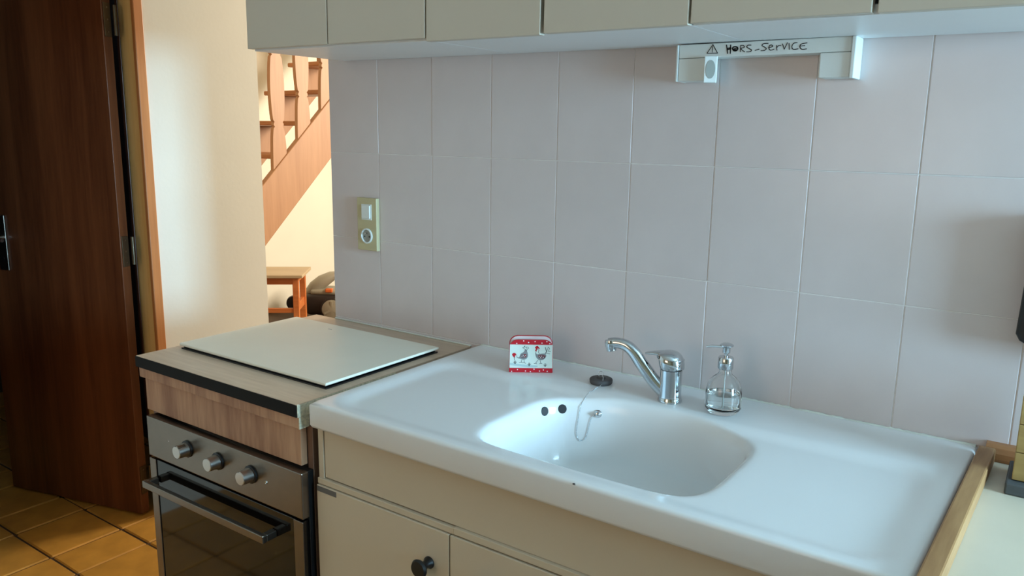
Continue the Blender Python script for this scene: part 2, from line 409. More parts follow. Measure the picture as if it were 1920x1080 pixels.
# tilted socket block beside the left box
sk = box('socket', PLASTIC, -0.0025, 0.0235, -0.012, 0.004, -0.0265, 0.0265, parent=fx, bev=0.0015)
sk.location = (1.1865-1.29, -0.048, 1.5795-1.632); sk.rotation_euler = (0, 0, math.radians(20))
lathe('socket_face', LENS, [(0, 0), (0.0095, 0), (0.0095, 0.0008), (0, 0.0008)], parent=sk, seg=28, mtx=T(0.0105, -0.012, 0.0) @ RX(PI/2), sy=1.95)
STROKES = [[(1.2004, 1.6289), (1.1889, 1.6121), (1.2114, 1.6116), (1.2004, 1.6289)], [(1.1999, 1.6246), (1.1999, 1.6169)], [(1.2, 1.615), (1.2001, 1.614)], [(1.2294, 1.6264), (1.2326, 1.6103)], [(1.2379, 1.626), (1.2382, 1.61)], [(1.2311, 1.6175), (1.2384, 1.6188)], [(1.2309, 1.6199), (1.2382, 1.621)], [(1.2416, 1.6194), (1.2445, 1.6221), (1.2508, 1.6218), (1.2533, 1.6181), (1.2505, 1.6147), (1.245, 1.615), (1.2416, 1.6194)], [(1.2427, 1.6179), (1.2522, 1.6194)], [(1.2433, 1.6165), (1.2519, 1.6165)], [(1.2586, 1.6247), (1.259, 1.612)], [(1.2587, 1.6243), (1.2644, 1.624), (1.2662, 1.6206), (1.2599, 1.6178), (1.2678, 1.6116)], [(1.2798, 1.624), (1.2736, 1.624), (1.2716, 1.6208), (1.2768, 1.6173), (1.2814, 1.6148), (1.2792, 1.6116), (1.2715, 1.6114)], [(1.2887, 1.6135), (1.2966, 1.6155)], [(1.3137, 1.6258), (1.3051, 1.6256), (1.3019, 1.6222), (1.3078, 1.6187), (1.3107, 1.6156), (1.307, 1.6127), (1.3005, 1.6125)], [(1.3151, 1.6174), (1.3229, 1.6194), (1.3212, 1.6222), (1.3172, 1.6215), (1.3159, 1.6169), (1.3191, 1.6126), (1.3261, 1.6142)], [(1.3304, 1.6209), (1.332, 1.6121)], [(1.3316, 1.6171), (1.3342, 1.6205), (1.339, 1.6205)], [(1.342, 1.6233), (1.3459, 1.6133), (1.3513, 1.6251)], [(1.3544, 1.6238), (1.3558, 1.6124)], [(1.3699, 1.6244), (1.3636, 1.6234), (1.3603, 1.6181), (1.363, 1.6125), (1.3723, 1.6126)], [(1.3884, 1.6229), (1.3789, 1.6217), (1.3754, 1.6174), (1.3793, 1.6118), (1.3884, 1.6118)], [(1.3758, 1.6176), (1.3847, 1.6181)]]
bm = bmesh.new()
for i, s in enumerate(STROKES):
    p = [(x-1.29, z-1.632) for x, z in s]
    if len(p) > 3: p = [tuple(v) for v in spline(p, 5, False)] if i != 0 else p
    arib(bm, p, 0.0021 if 3 <= i <= 9 else 0.0014, -0.0501)
fin(bm, 'handwriting', INK, fx)['label'] = 'black handwritten warning triangle and the words HORS-SERVICE'

# switch and socket plate on the tiles
sw = tag(empty('switch_plate', (0.1595, -0.0, 1.176)), 'ivory double wall plate with light switch above a round socket', 'wall switch')
box('plate', IVORY, -0.0395, 0.0395, -0.013, 0.0, -0.077, 0.077, parent=sw, bev=0.002)
box('switch_surround', PLASTIC, -0.020, 0.020, -0.0145, -0.0128, 0.013, 0.059, parent=sw, bev=0.0006)
rk = box('rocker', PLASTIC, -0.016, 0.016, -0.0185, -0.014, 0.018, 0.055, parent=sw, bev=0.001); 
lathe('socket_ring', PLASTIC, [(0.0185, 0.0), (0.0225, 0.0), (0.0225, 0.004), (0.0195, 0.005), (0.0185, 0.004), (0.0175, -0.004)], parent=sw, seg=36, mtx=T(0.0, -0.0125, -0.034) @ RX(PI/2))
lathe('socket_well', LENS, [(0, 0.0003), (0.0182, 0.0003), (0.0182, 0.0)], parent=sw, seg=30, mtx=T(0.0, -0.0129, -0.034) @ RX(PI/2))
lathe('earth_pin', CHROME, [(0.0022, 0), (0.0022, 0.008), (0, 0.0095)], parent=sw, seg=12, mtx=T(0, -0.0129, -0.026) @ RX(PI/2))
for s in (-1, 1): lathe('socket_hole', BLACK, [(0, 0.0008), (0.0024, 0.0008), (0.0024, 0)], parent=sw, seg=12, mtx=T(s*0.0095, -0.0129, -0.036) @ RX(PI/2))

# ------------------------------------------------------------------ oven unit: cabinet, worktop, hob, hob cover, oven
oc = tag(empty('oven_cabinet', (0.22, -0.3, 0)), 'oak-look cabinet around the built-in oven, under the pale worktop', 'cabinet')
def ob(nm, mat, x0, x1, y0, y1, z0, z1, bev=0.001, par=None, root=None):
    r = root or oc
    return box(nm, mat, x0-0.22, x1-0.22, y0+0.3, y1+0.3, z0, z1, parent=par or r, bev=bev)
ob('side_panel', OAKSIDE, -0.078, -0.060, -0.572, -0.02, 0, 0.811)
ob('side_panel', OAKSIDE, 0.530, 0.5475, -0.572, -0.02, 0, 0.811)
ob('fascia_panel', OAK, -0.074, 0.5295, -0.590, -0.573, 0.722, 0.811)
ob('top_rail', OAK, -0.082, 0.5365, -0.600, -0.573, 0.8115, 0.8385)
ob('rail_end', RAW, 0.5367, 0.5395, -0.600, -0.573, 0.8115, 0.8385, 0)
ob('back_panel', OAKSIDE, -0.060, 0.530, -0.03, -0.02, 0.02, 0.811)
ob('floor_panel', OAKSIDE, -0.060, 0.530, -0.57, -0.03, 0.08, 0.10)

wt = tag(empty('worktop', (0.22, -0.3, 0.8385)), 'pale oak worktop with black front edge beside the sink', 'worktop')
def wb(nm, mat, x0, x1, y0, y1, z0, z1, bev=0.001): return box(nm, mat, x0-0.22, x1-0.22, y0+0.3, y1+0.3, z0-0.8385, z1-0.8385, parent=wt, bev=bev)
wb('slab', OAKTOP, -0.086, 0.538, -0.604, -0.001, 0.8387, 0.868)
wb('front_edge_tape', BLKTAPE, -0.0862, 0.538, -0.6066, -0.6042, 0.8395, 0.8672, 0.0006)
wb('raw_end', RAW, 0.5382, 0.5395, -0.604, -0.30, 0.839, 0.8665, 0)
box('sealant_bead', SILIC, 0.002, 0.54, -0.005, 0.0, 0.8682, 0.8722, parent=wall_back, bev=0.0015)

hb = tag(empty('hob', (0.225, -0.3, 0.868)), 'black glass hob lying under the cream cover board', 'hob')
box('glass_plate', BLKGLASS, -0.272, 0.278, -0.192, 0.190, 0.0035, 0.0075, parent=hb, bev=0.0012)
box('hob_rim', BLACK, -0.278, 0.284, -0.196, 0.194, 0.0, 0.0035, parent=hb, bev=0.001)
hc = tag(empty('hob_cover', (0.225, -0.3, 0.8755)), 'cream flat cover board lying on the black hob', 'cover board')
box('board', BOARD, -0.285, 0.285, -0.197, 0.198, 0.0008, 0.0078, parent=hc, bev=0.0025, seg=3)
for s in (-1, 1):
    for q in (-1, 1): lathe('foot', BLACK, [(0, 0), (0.008, 0), (0.008, 0.001), (0, 0.001)], parent=hc, seg=12, mtx=T(s*0.22, q*0.14, 0))
bm = bmesh.new(); arib(bm, [(0.0, 0.0), (0.006, 0.002), (0.012, 0.001)], 0.0012, 0)
o = fin(bm, 'scratch', GREYINK, hc); o.rotation_euler = (-PI/2, 0, 0); o.location = (-0.09, 0.15, 0.0080)

ov = tag(empty('oven', (0.22, -0.3, 0)), 'built-in oven with steel control panel, three knobs and dark glass door', 'oven')
def vb(nm, mat, x0, x1, y0, y1, z0, z1, bev=0.001, par=None): return box(nm, mat, x0-0.22, x1-0.22, y0+0.3, y1+0.3, z0, z1, parent=par or ov, bev=bev)
vb('oven_body', BLACK, -0.056, 0.526, -0.572, -0.05, 0.12, 0.712)
cp = vb('control_panel', STEEL, -0.052, 0.549, -0.608, -0.588, 0.606, 0.7145, 0.0025)
vb('panel_backing', BLACK, -0.050, 0.547, -0.588, -0.573, 0.12, 0.7135, 0.001)
for i, x in enumerate((0.126, 0.250, 0.374)):
    kb = lathe('knob', KNOBM, [(0.0175, 0.005), (0.0175, 0.007), (0.0162, 0.030), (0.0150, 0.0318), (0.0, 0.0322)], parent=ov, seg=36, sharp=22, mtx=T(x-0.22, -0.608+0.3, 0.667) @ RX(PI/2))
    lathe('knob_collar', BLACK, [(0, 0.0), (0.0215, 0.0), (0.0215, 0.004), (0.019, 0.0052), (0, 0.0052)], parent=kb, seg=36, mtx=T(x-0.22, -0.608+0.3, 0.667) @ RX(PI/2))
    if i == 0:
        box('knob_wing', STEEL, -0.004, 0.004, -0.010, 0.010, -0.0185, 0.0185, parent=kb, bev=0.0012, mtx=T(x-0.22, -0.6295+0.3, 0.667) @ RY(0.5))
lathe('marker_dot', PINKW, [(0, 0.0006), (0.0018, 0.0006), (0.0018, 0)], parent=ov, seg=10, mtx=T(0.045-0.22, -0.308, 0.667) @ RX(PI/2))
lathe('indicator_lamp', CHROME, [(0, 0.0012), (0.002, 0.0012), (0.0032, 0.002), (0.004, 0.0)], parent=ov, seg=16, mtx=T(0.428-0.22, -0.308, 0.662) @ RX(PI/2))
dr = vb('oven_door', BLKGLASS, -0.047, 0.545, -0.606, -0.5885, 0.13, 0.600, 0.002)
for a in ((-0.050, -0.022), (0.517, 0.548)):
    vb('door_side_strip', STEEL, a[0], a[1], -0.6085, -0.6062, 0.13, 0.600, 0.001, par=dr)
vb('handle', STEEL, -0.029, 0.455, -0.646, -0.634, 0.5345, 0.5535, 0.002, par=dr)
vb('handle_arm', STEEL, 0.439, 0.455, -0.634, -0.6065, 0.5355, 0.5525, 0.0015, par=dr)
vb('handle_arm', STEEL, -0.029, -0.013, -0.634, -0.6088, 0.5355, 0.5525, 0.0015, par=dr)

# ------------------------------------------------------------------ sink cabinet
sc = tag(empty('sink_cabinet', (1.15, -0.3, 0)), 'cream base cabinet with black mushroom knobs under the white sink', 'cabinet')
def sb(nm, mat, x0, x1, y0, y1, z0, z1, bev=0.001, par=None): return box(nm, mat, x0-1.15, x1-1.15, y0+0.3, y1+0.3, z0, z1, parent=par or sc, bev=bev)
sb('side_panel', CREAM, 0.5645, 0.5805, -0.572, -0.02, 0, 0.8218)
sb('side_panel', CREAM, 1.715, 1.731, -0.572, -0.02, 0, 0.8218)
sb('bottom_panel', CREAM, 0.5805, 1.715, -0.56, -0.02, 0.10, 0.116)
sb('back_panel', CREAM, 0.5805, 1.715, -0.028, -0.02, 0.116, 0.60)
sb('front_rail', CREAM, 0.5825, 1.713, -0.570, -0.553, 0.703, 0.8218, 0.0012)
sb('lip_strip', CREAM, 0.5645, 0.948, -0.5765, -0.5525, 0.6875, 0.7005, 0.001)
sb('lip_strip', CREAM, 0.9485, 1.731, -0.5775, -0.5525, 0.6885, 0.7025, 0.001)
sb('plinth', CREAM, 0.5805, 1.715, -0.53, -0.515, 0.0, 0.10)
doors = []
for i, (a, b) in enumerate(((0.5645, 0.9385), (0.9415, 1.3355), (1.3385, 1.731))):
    d = sb('door', CREAM, a, b, -0.580, -0.563, 0.105, 0.6855, 0.0015)
    kx = (0.889, 1.024, 1.392)[i]
    lathe('knob', BLACK, [(0, 0), (0.0125, 0), (0.0125, 0.003), (0.008, 0.009), (0.0085, 0.018), (0.0175, 0.027), (0.0195, 0.031), (0.0165, 0.0355), (0, 0.037)], parent=d, seg=32, mtx=T(kx-1.15, -0.580+0.3, 0.611) @ RX(PI/2))
    if i == 0: sb('adhesive_strip', GREYST, 0.566, 0.626, -0.5807, -0.5801, 0.6715, 0.6835, 0, par=d)

# ------------------------------------------------------------------ the ceramic sink: deck, basin and rolled edge in one surface
sk_root = tag(empty('sink', (1.17, -0.3, 0.822)), 'white ceramic sink with integrated draining boards and oblong basin', 'sink')
OFF = Vector((1.17, -0.3, 0.822))
ctr = Vector((1.18, -0.36))
rim_pts = [(0.939, -0.46), (0.938, -0.40), (0.938, -0.33), (0.944, -0.275), (0.966, -0.236), (1.000, -0.212), (1.045, -0.190), (1.095, -0.176), (1.17, -0.170), (1.25, -0.173), (1.33, -0.192), (1.385, -0.222),
           (1.412, -0.268), (1.417, -0.34), (1.415, -0.43), (1.408, -0.485), (1.385, -0.520), (1.345, -0.535), (1.28, -0.541), (1.18, -0.543), (1.08, -0.541), (1.00, -0.535), (0.958, -0.515)]
rim_poly = spline(rim_pts, 8)
quad = [(0.571, -0.598), (1.731, -0.598), (1.7515, -0.001), (0.571, -0.001)]
N = 288
angs = [2*PI*i/N for i in range(N)]
for q in quad:                                   # snap one ray to each corner
    a = math.atan2(q[1]-ctr.y, q[0]-ctr.x) % (2*PI)
    k = min(range(N), key=lambda i: abs((angs[i]-a+PI) % (2*PI)-PI)); angs[k] = a
def ray_poly(poly, a):
    d = Vector((math.cos(a), math.sin(a))); best = None
    for i in range(len(poly)):
        p, q = Vector(poly[i]), Vector(poly[(i+1) % len(poly)]); e = q-p
        den = d.x*e.y-d.y*e.x
        if abs(den) < 1e-12: continue
        w = p-ctr; t = (w.x*e.y-w.y*e.x)/den; s = (w.x*d.y-w.y*d.x)/den
        if t > 0 and -1e-6 <= s <= 1+1e-6: best = t if best is None else max(best, t)
    return best
def inset(d):
    out = []; n = 4
    for i in range(n):
        p0, p1, p2 = Vector(quad[i-1]), Vector(quad[i]), Vector(quad[(i+1) % n])
        e1 = (p1-p0).normalized(); e2 = (p2-p1).normalized()
        n1 = Vector((-e1.y, e1.x)); n2 = Vector((-e2.y, e2.x))
        out.append(p1 + (n1+n2)*d/(1+n1.dot(n2)))
    return out
def sstep(e0, e1, v):
    t = max(0, min(1, (v-e0)/(e1-e0))); return t*t*(3-2*t)
def recess(x, y):
    cx, cy, hx, hy, r = 1.155, -0.375, 0.535, 0.180, 0.05
    qx, qy = abs(x-cx)-hx+r, abs(y-cy)-hy+r
    sd = math.hypot(max(qx, 0), max(qy, 0))+min(max(qx, qy), 0)-r
    return -0.007*(1-sstep(-0.016, 0.030, sd))
rr = [ray_poly(rim_poly, a) for a in angs]
bm = bmesh.new(); rings = []
def ring(fn): rings.append([bm.verts.new(Vector(fn(i)) - OFF) for i in range(N)])
def pol(i, r): return ctr.x+r*math.cos(angs[i]), ctr.y+r*math.sin(angs[i])
ZT = 0.880
def outer_ring(d, z):
    P = inset(d); ring(lambda i: (*pol(i, ray_poly(P, angs[i])), z))
outer_ring(0.030, 0.822); outer_ring(0.008, 0.822); outer_ring(0.002, 0.8245); outer_ring(0.0, 0.830); outer_ring(0.0, 0.868)
for k in range(0, 7):
    a = k*PI/12; outer_ring(0.008*(1-math.cos(a)), 0.872+0.008*math.sin(a))
P14 = inset(0.008); ro = [ray_poly(P14, a) for a in angs]
for k in range(1, 27):
    t = k/26
    def f(i):
        r = ro[i]+(rr[i]+0.010-ro[i])*t; x, y = pol(i, r); return x, y, ZT+recess(x, y)
    ring(f)
def rimh(i):
    x, y = pol(i, rr[i]+0.010); return recess(x, y)
for d, dz in ((0.004, -0.0006), (-0.001, -0.002), (-0.005, -0.005), (-0.009, -0.010), (-0.0125, -0.018), (-0.016, -0.035), (-0.021, -0.07), (-0.027, -0.105), (-0.034, -0.132), (-0.045, -0.152), (-0.062, -0.164), (-0.085, -0.170)):
    fade = max(0, 1+dz/0.1)
    ring(lambda i: (*pol(i, rr[i]+d), ZT+dz+rimh(i)*fade))
for fr, z in ((0.55, 0.7085), (0.3, 0.707)):
    ring(lambda i: (*pol(i, (rr[i]-0.085)*fr), z))
ring(lambda i: (*pol(i, 0.024), 0.7055)); ring(lambda i: (*pol(i, 0.024), 0.694))
for a, b in zip(rings, rings[1:]):
    for i in range(N):
        j = (i+1) % N; bm.faces.new((a[i], a[j], b[j], b[i]))
bm.faces.new(rings[-1])
bm.normal_update()
bvh = BVHTree.FromBMesh(bm)
bowl = fin(bm, 'basin_and_deck', CERAM, sk_root, True, 60)
def wall_hit(o, d):
    o = Vector(o)-OFF; h = bvh.ray_cast(o, Vector(d).normalized())
    n = h[1]
    if n.dot(Vector(d)) > 0: n = -n
    return h[0], n
for tx, ty in ((0.9415, -0.268), (0.962, -0.224)):
    hp, hn_ = wall_hit((1.12, -0.36, 0.852), (tx-1.12, ty+0.36, 0))
    mt = T(*hp) @ hn_.to_track_quat('Z', 'Y').to_matrix().to_4x4()
    lathe('overflow_hole', BLACK, [(0, 0.0012), (0.0092, 0.0012), (0.0100, 0.0004), (0.0100, -0.002)], parent=sk_root, seg=28, mtx=mt)
lathe('drain', CHROME, [(0.045, 0.0035), (0.044, 0.0045), (0.03, 0.003), (0.024, -0.002), (0.0, -0.004)], parent=sk_root, seg=36, mtx=T(ctr.x-OFF.x, ctr.y-OFF.y, 0.7055-OFF.z))
bm = bmesh.new(); pts = []
for i in range(160):
    x = 0.575+(1.748-0.575)*i/159
    pts.append((x, -0.0040, 0.8755+random.uniform(-.0006, .0008)))
atube(bm, pts, [0.0062+random.uniform(-.0006, .0010) for _ in pts], 8)
fin(bm, 'sealant_bead', SILIC, wall_back, True)
ch = tube('edge_chip', RUBBER, [(1.2195-OFF.x, -0.5972-OFF.y, 0.8755-OFF.z), (1.2225-OFF.x, -0.5968-OFF.y, 0.8762-OFF.z), (1.2245-OFF.x, -0.5975-OFF.y, 0.8745-OFF.z)], [0.0012, 0.0018, 0.0006], parent=sk_root, seg=6)

# ------------------------------------------------------------------ plug with chain
pg = tag(empty('sink_plug', (1.000, -0.103, 0.880)), 'dark rubber sink plug on a bead chain behind the basin', 'plug')
PO = Vector((1.0, -0.103, 0.880))
lathe('stopper', RUBBER, [(0, 0), (0.024, 0), (0.0262, 0.003), (0.0268, 0.009), (0.0255, 0.0115), (0.0235, 0.0125), (0.011, 0.0125), (0.0095, 0.0165), (0.0, 0.0175)], parent=pg, seg=40)
bm = bmesh.new(); atube(bm, [(0.006*math.cos(a)-0.001, 0.002*math.sin(a), 0.022+0.0062*math.sin(a)) for a in [PI*2*i/20-0.3 for i in range(20)]], 0.0008, 6)
fin(bm, 'ring', CHROME, pg, True)
def bw(x, z, off=0.0022):
    hp, n = wall_hit((x+0.009, -0.34, z), (0, 1, 0)); return hp+OFF+n*off
cp_ = [Vector((1.004, -0.104, 0.899)), Vector((1.012, -0.116, 0.8945)), Vector((1.0135, -0.130, 0.8835)), Vector((1.012, -0.150, 0.8822)), Vector((1.014, -0.172, 0.8815)), Vector((1.015, -0.190, 0.8810))]
for x, z in ((1.0045, 0.862), (1.0035, 0.845), (1.003, 0.828), (1.002, 0.805), (1.006, 0.790), (1.013, 0.7845), (1.0205, 0.790), (1.024, 0.803), (1.026, 0.82), (1.028, 0.834), (1.034, 0.8425)):
    cp_.append(bw(x, z))
path = spline(cp_, 14, False)
beads = [path[0]]
for p in path:
    if (p-beads[-1]).length >= 0.0030: beads.append(p)
bm = bmesh.new()
atube(bm, [p-PO for p in path], 0.0004, 5)
for p in beads:
    bmesh.ops.create_icosphere(bm, subdivisions=1, radius=0.00125, matrix=T(*(p-PO)))
fin(bm, 'bead_chain', CHROME, pg, True)
ap, an = wall_hit((1.050, -0.34, 0.846), (0, 1, 0))
mt = T(*(ap+OFF-PO)) @ an.to_track_quat('Z', 'Y').to_matrix().to_4x4()
lathe('chain_anchor', CHROME, [(0, 0), (0.0075, 0), (0.0085, 0.002), (0.006, 0.005), (0.0045, 0.010), (0.003, 0.012), (0, 0.0125)], parent=pg, seg=20, mtx=mt)

# ------------------------------------------------------------------ mixer tap
FB = Vector((1.179, -0.121, 0.880))
ft = tag(empty('faucet', FB), 'chrome single-lever faucet with a long spout turned to the left', 'faucet')
lathe('body', CHROME, [(0, 0), (0.0262, 0), (0.0262, 0.004), (0.0248, 0.008), (0.0240, 0.014), (0.0232, 0.045), (0.0238, 0.070), (0.0238, 0.0715), (0.0, 0.0715)], parent=ft, seg=48)
lathe('body_ring', BLACK, [(0.0225, 0.0715), (0.0228, 0.0728)], parent=ft, seg=40)
lathe('lever_core', CHROME, [(0.0, 0.0728), (0.0234, 0.0728), (0.0252, 0.0775), (0.0268, 0.086), (0.0280, 0.094), (0.0, 0.096)], parent=ft, seg=44, mtx=T(-0.001, 0, 0))
# lever hood: a dome cut by a tilted rim, low at the right and high at the left, drawn out into the lever
bm = bmesh.new(); rings_ = []; seg = 48
for k in range(15):
    t = k/14; rg = []
    for i in range(seg):
        a = 2*PI*i/seg
        zr = 0.0868-0.0118*math.cos(a); zt = 0.1125
        h = math.sin(t*PI/2); r = 0.0290*max(0.0, 1-h**2.4)**(1/2.4)
        left = max(0, -math.cos(a))
        r *= 1+0.10*left*(1-t)
        rg.append(bm.verts.new((r*math.cos(a)-0.001, r*math.sin(a), zr+(zt-zr)*h)))
    rings_.append(rg)
for a, b in zip(rings_, rings_[1:]):
    for i in range(seg): bm.faces.new((a[i], a[(i+1) % seg], b[(i+1) % seg], b[i]))
bmesh.ops.remove_doubles(bm, verts=bm.verts, dist=1e-6)
LA = math.radians(10)
bm.transform(RZ(LA))
cap = fin(bm, 'lever_hood', CHROME, ft, True, 60)
lv = [(-0.004, 0, 0.1055), (-0.018, 0, 0.1050), (-0.030, 0, 0.1040), (-0.040, 0, 0.1028), (-0.050, 0, 0.1015), (-0.058, 0, 0.1000)]
bm = bmesh.new(); atube(bm, lv, [0.0062, 0.0060, 0.0052, 0.0042, 0.0034, 0.0022], 16, True, 2.3); bm.transform(RZ(LA))
fin(bm, 'lever', CHROME, cap, True, 60)
# spout: rises from the foot of the body to the left, bends over and ends in the aerator
SA = math.radians(192); su = Vector((math.cos(SA), math.sin(SA), 0))
sp = [(0.002, 0.009), (0.020, 0.0255), (0.040, 0.0445), (0.066, 0.0765), (0.084, 0.0995), (0.100, 0.1115), (0.116, 0.1155), (0.130, 0.1150), (0.139, 0.1125)]
pth = spline([su*a+Vector((0, 0, b)) for a, b in sp], 5, False)
rad = [0.0172-0.0052*min(1, i/30) for i in range(len(pth))]
bm = bmesh.new(); atube(bm, pth, rad, 24, True, 0.86)
spout = fin(bm, 'spout', CHROME, ft, True, 60)
lathe('aerator', CHROME, [(0.0, -0.0165), (0.0098, -0.0165), (0.0112, -0.0155), (0.0116, -0.0080), (0.0126, -0.0065), (0.0130, 0.004), (0.0118, 0.0085), (0.0, 0.0115)], parent=spout, seg=28, mtx=T(*(su*0.1365+Vector((0, 0, 0.1125)))) @ RZ(SA) @ RY(math.radians(10)))

# ------------------------------------------------------------------ soap dispenser
SB = Vector((1.296, -0.117, 0.880))
sd = tag(empty('soap_dispenser', SB), 'clear glass soap dispenser with chrome pump beside the faucet', 'soap dispenser')
outp = [(0.0, 0.0005), (0.027, 0.0005), (0.030, 0.001), (0.0368, 0.011), (0.0375, 0.014), (0.0368, 0.044), (0.0360, 0.047), (0.0345, 0.058), (0.0300, 0.068), (0.0225, 0.076), (0.0150, 0.082), (0.0125, 0.0865), (0.0125, 0.094)]
inp = [(0.0112, 0.094), (0.0112, 0.0865), (0.0135, 0.0815), (0.021, 0.0745), (0.0285, 0.0665), (0.0330, 0.057), (0.0345, 0.047), (0.0350, 0.015), (0.030, 0.009), (0.0, 0.008)]
bt = lathe('bottle', GLASS, outp+inp, parent=sd, seg=36, sharp=35)
lathe('liquid', WATER, [(0.0, 0.0085), (0.0295, 0.0095), (0.0345, 0.0155), (0.0342, 0.042), (0.0, 0.0422)], parent=sd, seg=36, sharp=35)
lathe('dip_tube', PLASTIC, [(0.0014, 0.012), (0.0014, 0.094)], parent=sd, seg=10)
lathe('collar', CHROME, [(0.0, 0.094), (0.0150, 0.094), (0.0160, 0.0955), (0.0158, 0.117), (0.0145, 0.119), (0.004, 0.119)], parent=sd, seg=40)
pp = lathe('pump_head', CHROME, [(0.0042, 0.1185), (0.0042, 0.126), (0.0078, 0.128), (0.0078, 0.138), (0.0092, 0.1405), (0.0138, 0.1425), (0.0140, 0.1445), (0.009, 0.1475), (0.0, 0.1485)], parent=sd, seg=36)
tube('nozzle', CHROME, [(-0.004, 0.001, 0.1385), (-0.018, 0.003, 0.1378), (-0.034, 0.006, 0.1350), (-0.046, 0.008, 0.1312)], [0.0034, 0.0030, 0.0026, 0.0022], parent=pp, seg=14)

# ------------------------------------------------------------------ napkin holder with hens
nh = tag(empty('napkin_holder', (0.8255, -0.1345, 0.880), math.atan2(0.061, 0.086)), 'red and cream ceramic napkin holder printed with two hens', 'napkin holder')
def arch(w, h, r):
    p = [(-w/2, 0), (w/2, 0), (w/2, h-r)]
    for k in range(1, 9): a = k*PI/16; p.append((w/2-r+r*math.cos(a), h-r+r*0.85*math.sin(a)))
    for k in range(0, 8): a = PI/2+k*PI/16; p.append((-w/2+r+r*math.cos(a), h-r+r*0.85*math.sin(a)))
    p.append((-w/2, h-r)); return p
fr = prism('front_panel', RED, arch(0.105, 0.0845, 0.022), 0.0, 0.006, parent=nh, bev=0.0012)
bkp = prism('back_panel', RED, arch(0.105, 0.0885, 0.022), 0.026, 0.032, parent=nh, bev=0.0012)
box('base', RED, -0.0525, 0.0525, 0.006, 0.026, 0.0, 0.010, parent=nh, bev=0.001)
prism('white_inside', PINKW, arch(0.101, 0.0870, 0.021), 0.0245, 0.0259, parent=nh)
# flat print on the front
def crop(px, py): return ((px-648)/803*0.105, (880-py)/640*0.0845)
prism('cream_field', CREAMGL, [(-0.0515, 0.0115), (0.0515, 0.0115), (0.0512, 0.0695), (-0.0512, 0.0695)], -0.0004, 0.0, parent=fr)
bm = bmesh.new()
for px, py in ((295, 860), (402, 825), (550, 850), (707, 815), (808, 848), (950, 852), (382, 333), (508, 285), (598, 313), (716, 295), (842, 322), (932, 293), (985, 330), (640, 862), (880, 826)):
    u, v = crop(px, py); adisc(bm, u, v, 0.0015, 0.0015, 0.0)
fin(bm, 'white_dots', PINKW, fr)['kind'] = 'stuff'
bm = bmesh.new()
for px, py in ((1, 0.062), (1, 0.050), (1, 0.03), (1, 0.015)):
    abox(bm, 0.0524, 0.0527, 0.0275, 0.0305, py, py+0.003)
fin(bm, 'side_dots', PINKW, bkp)['kind'] = 'stuff'
Y1 = -0.0004
def blob(bm, pts, y=Y1, t=0.0003): aprism(bm, [tuple(v) for v in spline([Vector(crop(*p)) for p in pts], 4)], y-t, y)
def line(bm, pts, w=0.0009, y=Y1): arib(bm, [crop(*p) for p in pts], w, y, 0.0003)
bm = bmesh.new()                                                   # pale ground
blob(bm, [(265, 700), (400, 715), (560, 730), (760, 745), (740, 775), (560, 775), (400, 755), (270, 740)])
fin(bm, 'ground_wash', PALEINK, fr)
bm = bmesh.new()                                                   # hen bodies and tails
blob(bm, [(430, 590), (455, 530), (510, 490), (545, 440), (570, 470), (590, 560), (560, 620), (500, 635), (450, 620), (385, 600)])
blob(bm, [(725, 500), (760, 530), (830, 520), (900, 520), (925, 560), (890, 620), (830, 640), (770, 620), (735, 570)])
fin(bm, 'hen_bodies', GREYINK, fr)['kind'] = 'stuff'
bm = bmesh.new()
Y1 = -0.0007
blob(bm, [(455, 565), (480, 535), (540, 530), (565, 555), (545, 595), (480, 600)])
blob(bm, [(770, 565), (800, 545), (860, 540), (915, 565), (880, 605), (810, 600)])
Y1 = -0.0004
blob(bm, [(300, 545), (320, 515), (355, 515), (378, 545), (350, 570), (355, 595), (330, 590)])
blob(bm, [(715, 410), (740, 380), (765, 375), (795, 410), (800, 435), (770, 420), (755, 440), (745, 475), (720, 465), (735, 430)])
fin(bm, 'red_patches', RED, fr)['kind'] = 'stuff'
bm = bmesh.new()
Y1 = -0.0010
for p in ((480, 575), (505, 552), (520, 578), (545, 558), (795, 568), (835, 565), (870, 585), (825, 592)):
    u, v = crop(*p); adisc(bm, u, v, 0.0011, 0.0011, Y1, 0.0002, 10)
fin(bm, 'patch_dots', PINKW, fr)['kind'] = 'stuff'
bm = bmesh.new()
Y1 = -0.0004
line(bm, [(545, 470), (540, 440), (515, 425), (490, 410), (520, 400), (550, 400), (575, 430), (565, 480)])
line(bm, [(520, 390), (530, 378)], 0.0016); line(bm, [(555, 395), (595, 400), (600, 430)])
line(bm, [(475, 640), (470, 685), (430, 690)]); line(bm, [(470, 685), (485, 695)]); line(bm, [(520, 640), (522, 690), (490, 695)]); line(bm, [(522, 690), (548, 705)])
line(bm, [(780, 635), (735, 700), (705, 705)]); line(bm, [(735, 700), (755, 712)]); line(bm, [(815, 640), (830, 700), (800, 710)]); line(bm, [(830, 700), (850, 705)])
line(bm, [(760, 440), (790, 450), (780, 490), (800, 525)]); line(bm, [(740, 475), (730, 510)])
line(bm, [(905, 520), (930, 480), (905, 400)], 0.0016); line(bm, [(930, 480), (960, 390), (985, 420), (960, 470), (1000, 480)]); line(bm, [(925, 510), (990, 520)])
for g in ((355, 700), (615, 735), (910, 745)):
    for dx, dy in ((-28, -25), (-10, -48), (8, -50), (30, -30)): line(bm, [(g[0], g[1]+18), (g[0]+dx, g[1]+dy+8)])
line(bm, [(340, 595), (345, 640)]); line(bm, [(395, 600), (385, 560)])
fin(bm, 'ink_lines', DARKINK, fr)['kind'] = 'stuff'

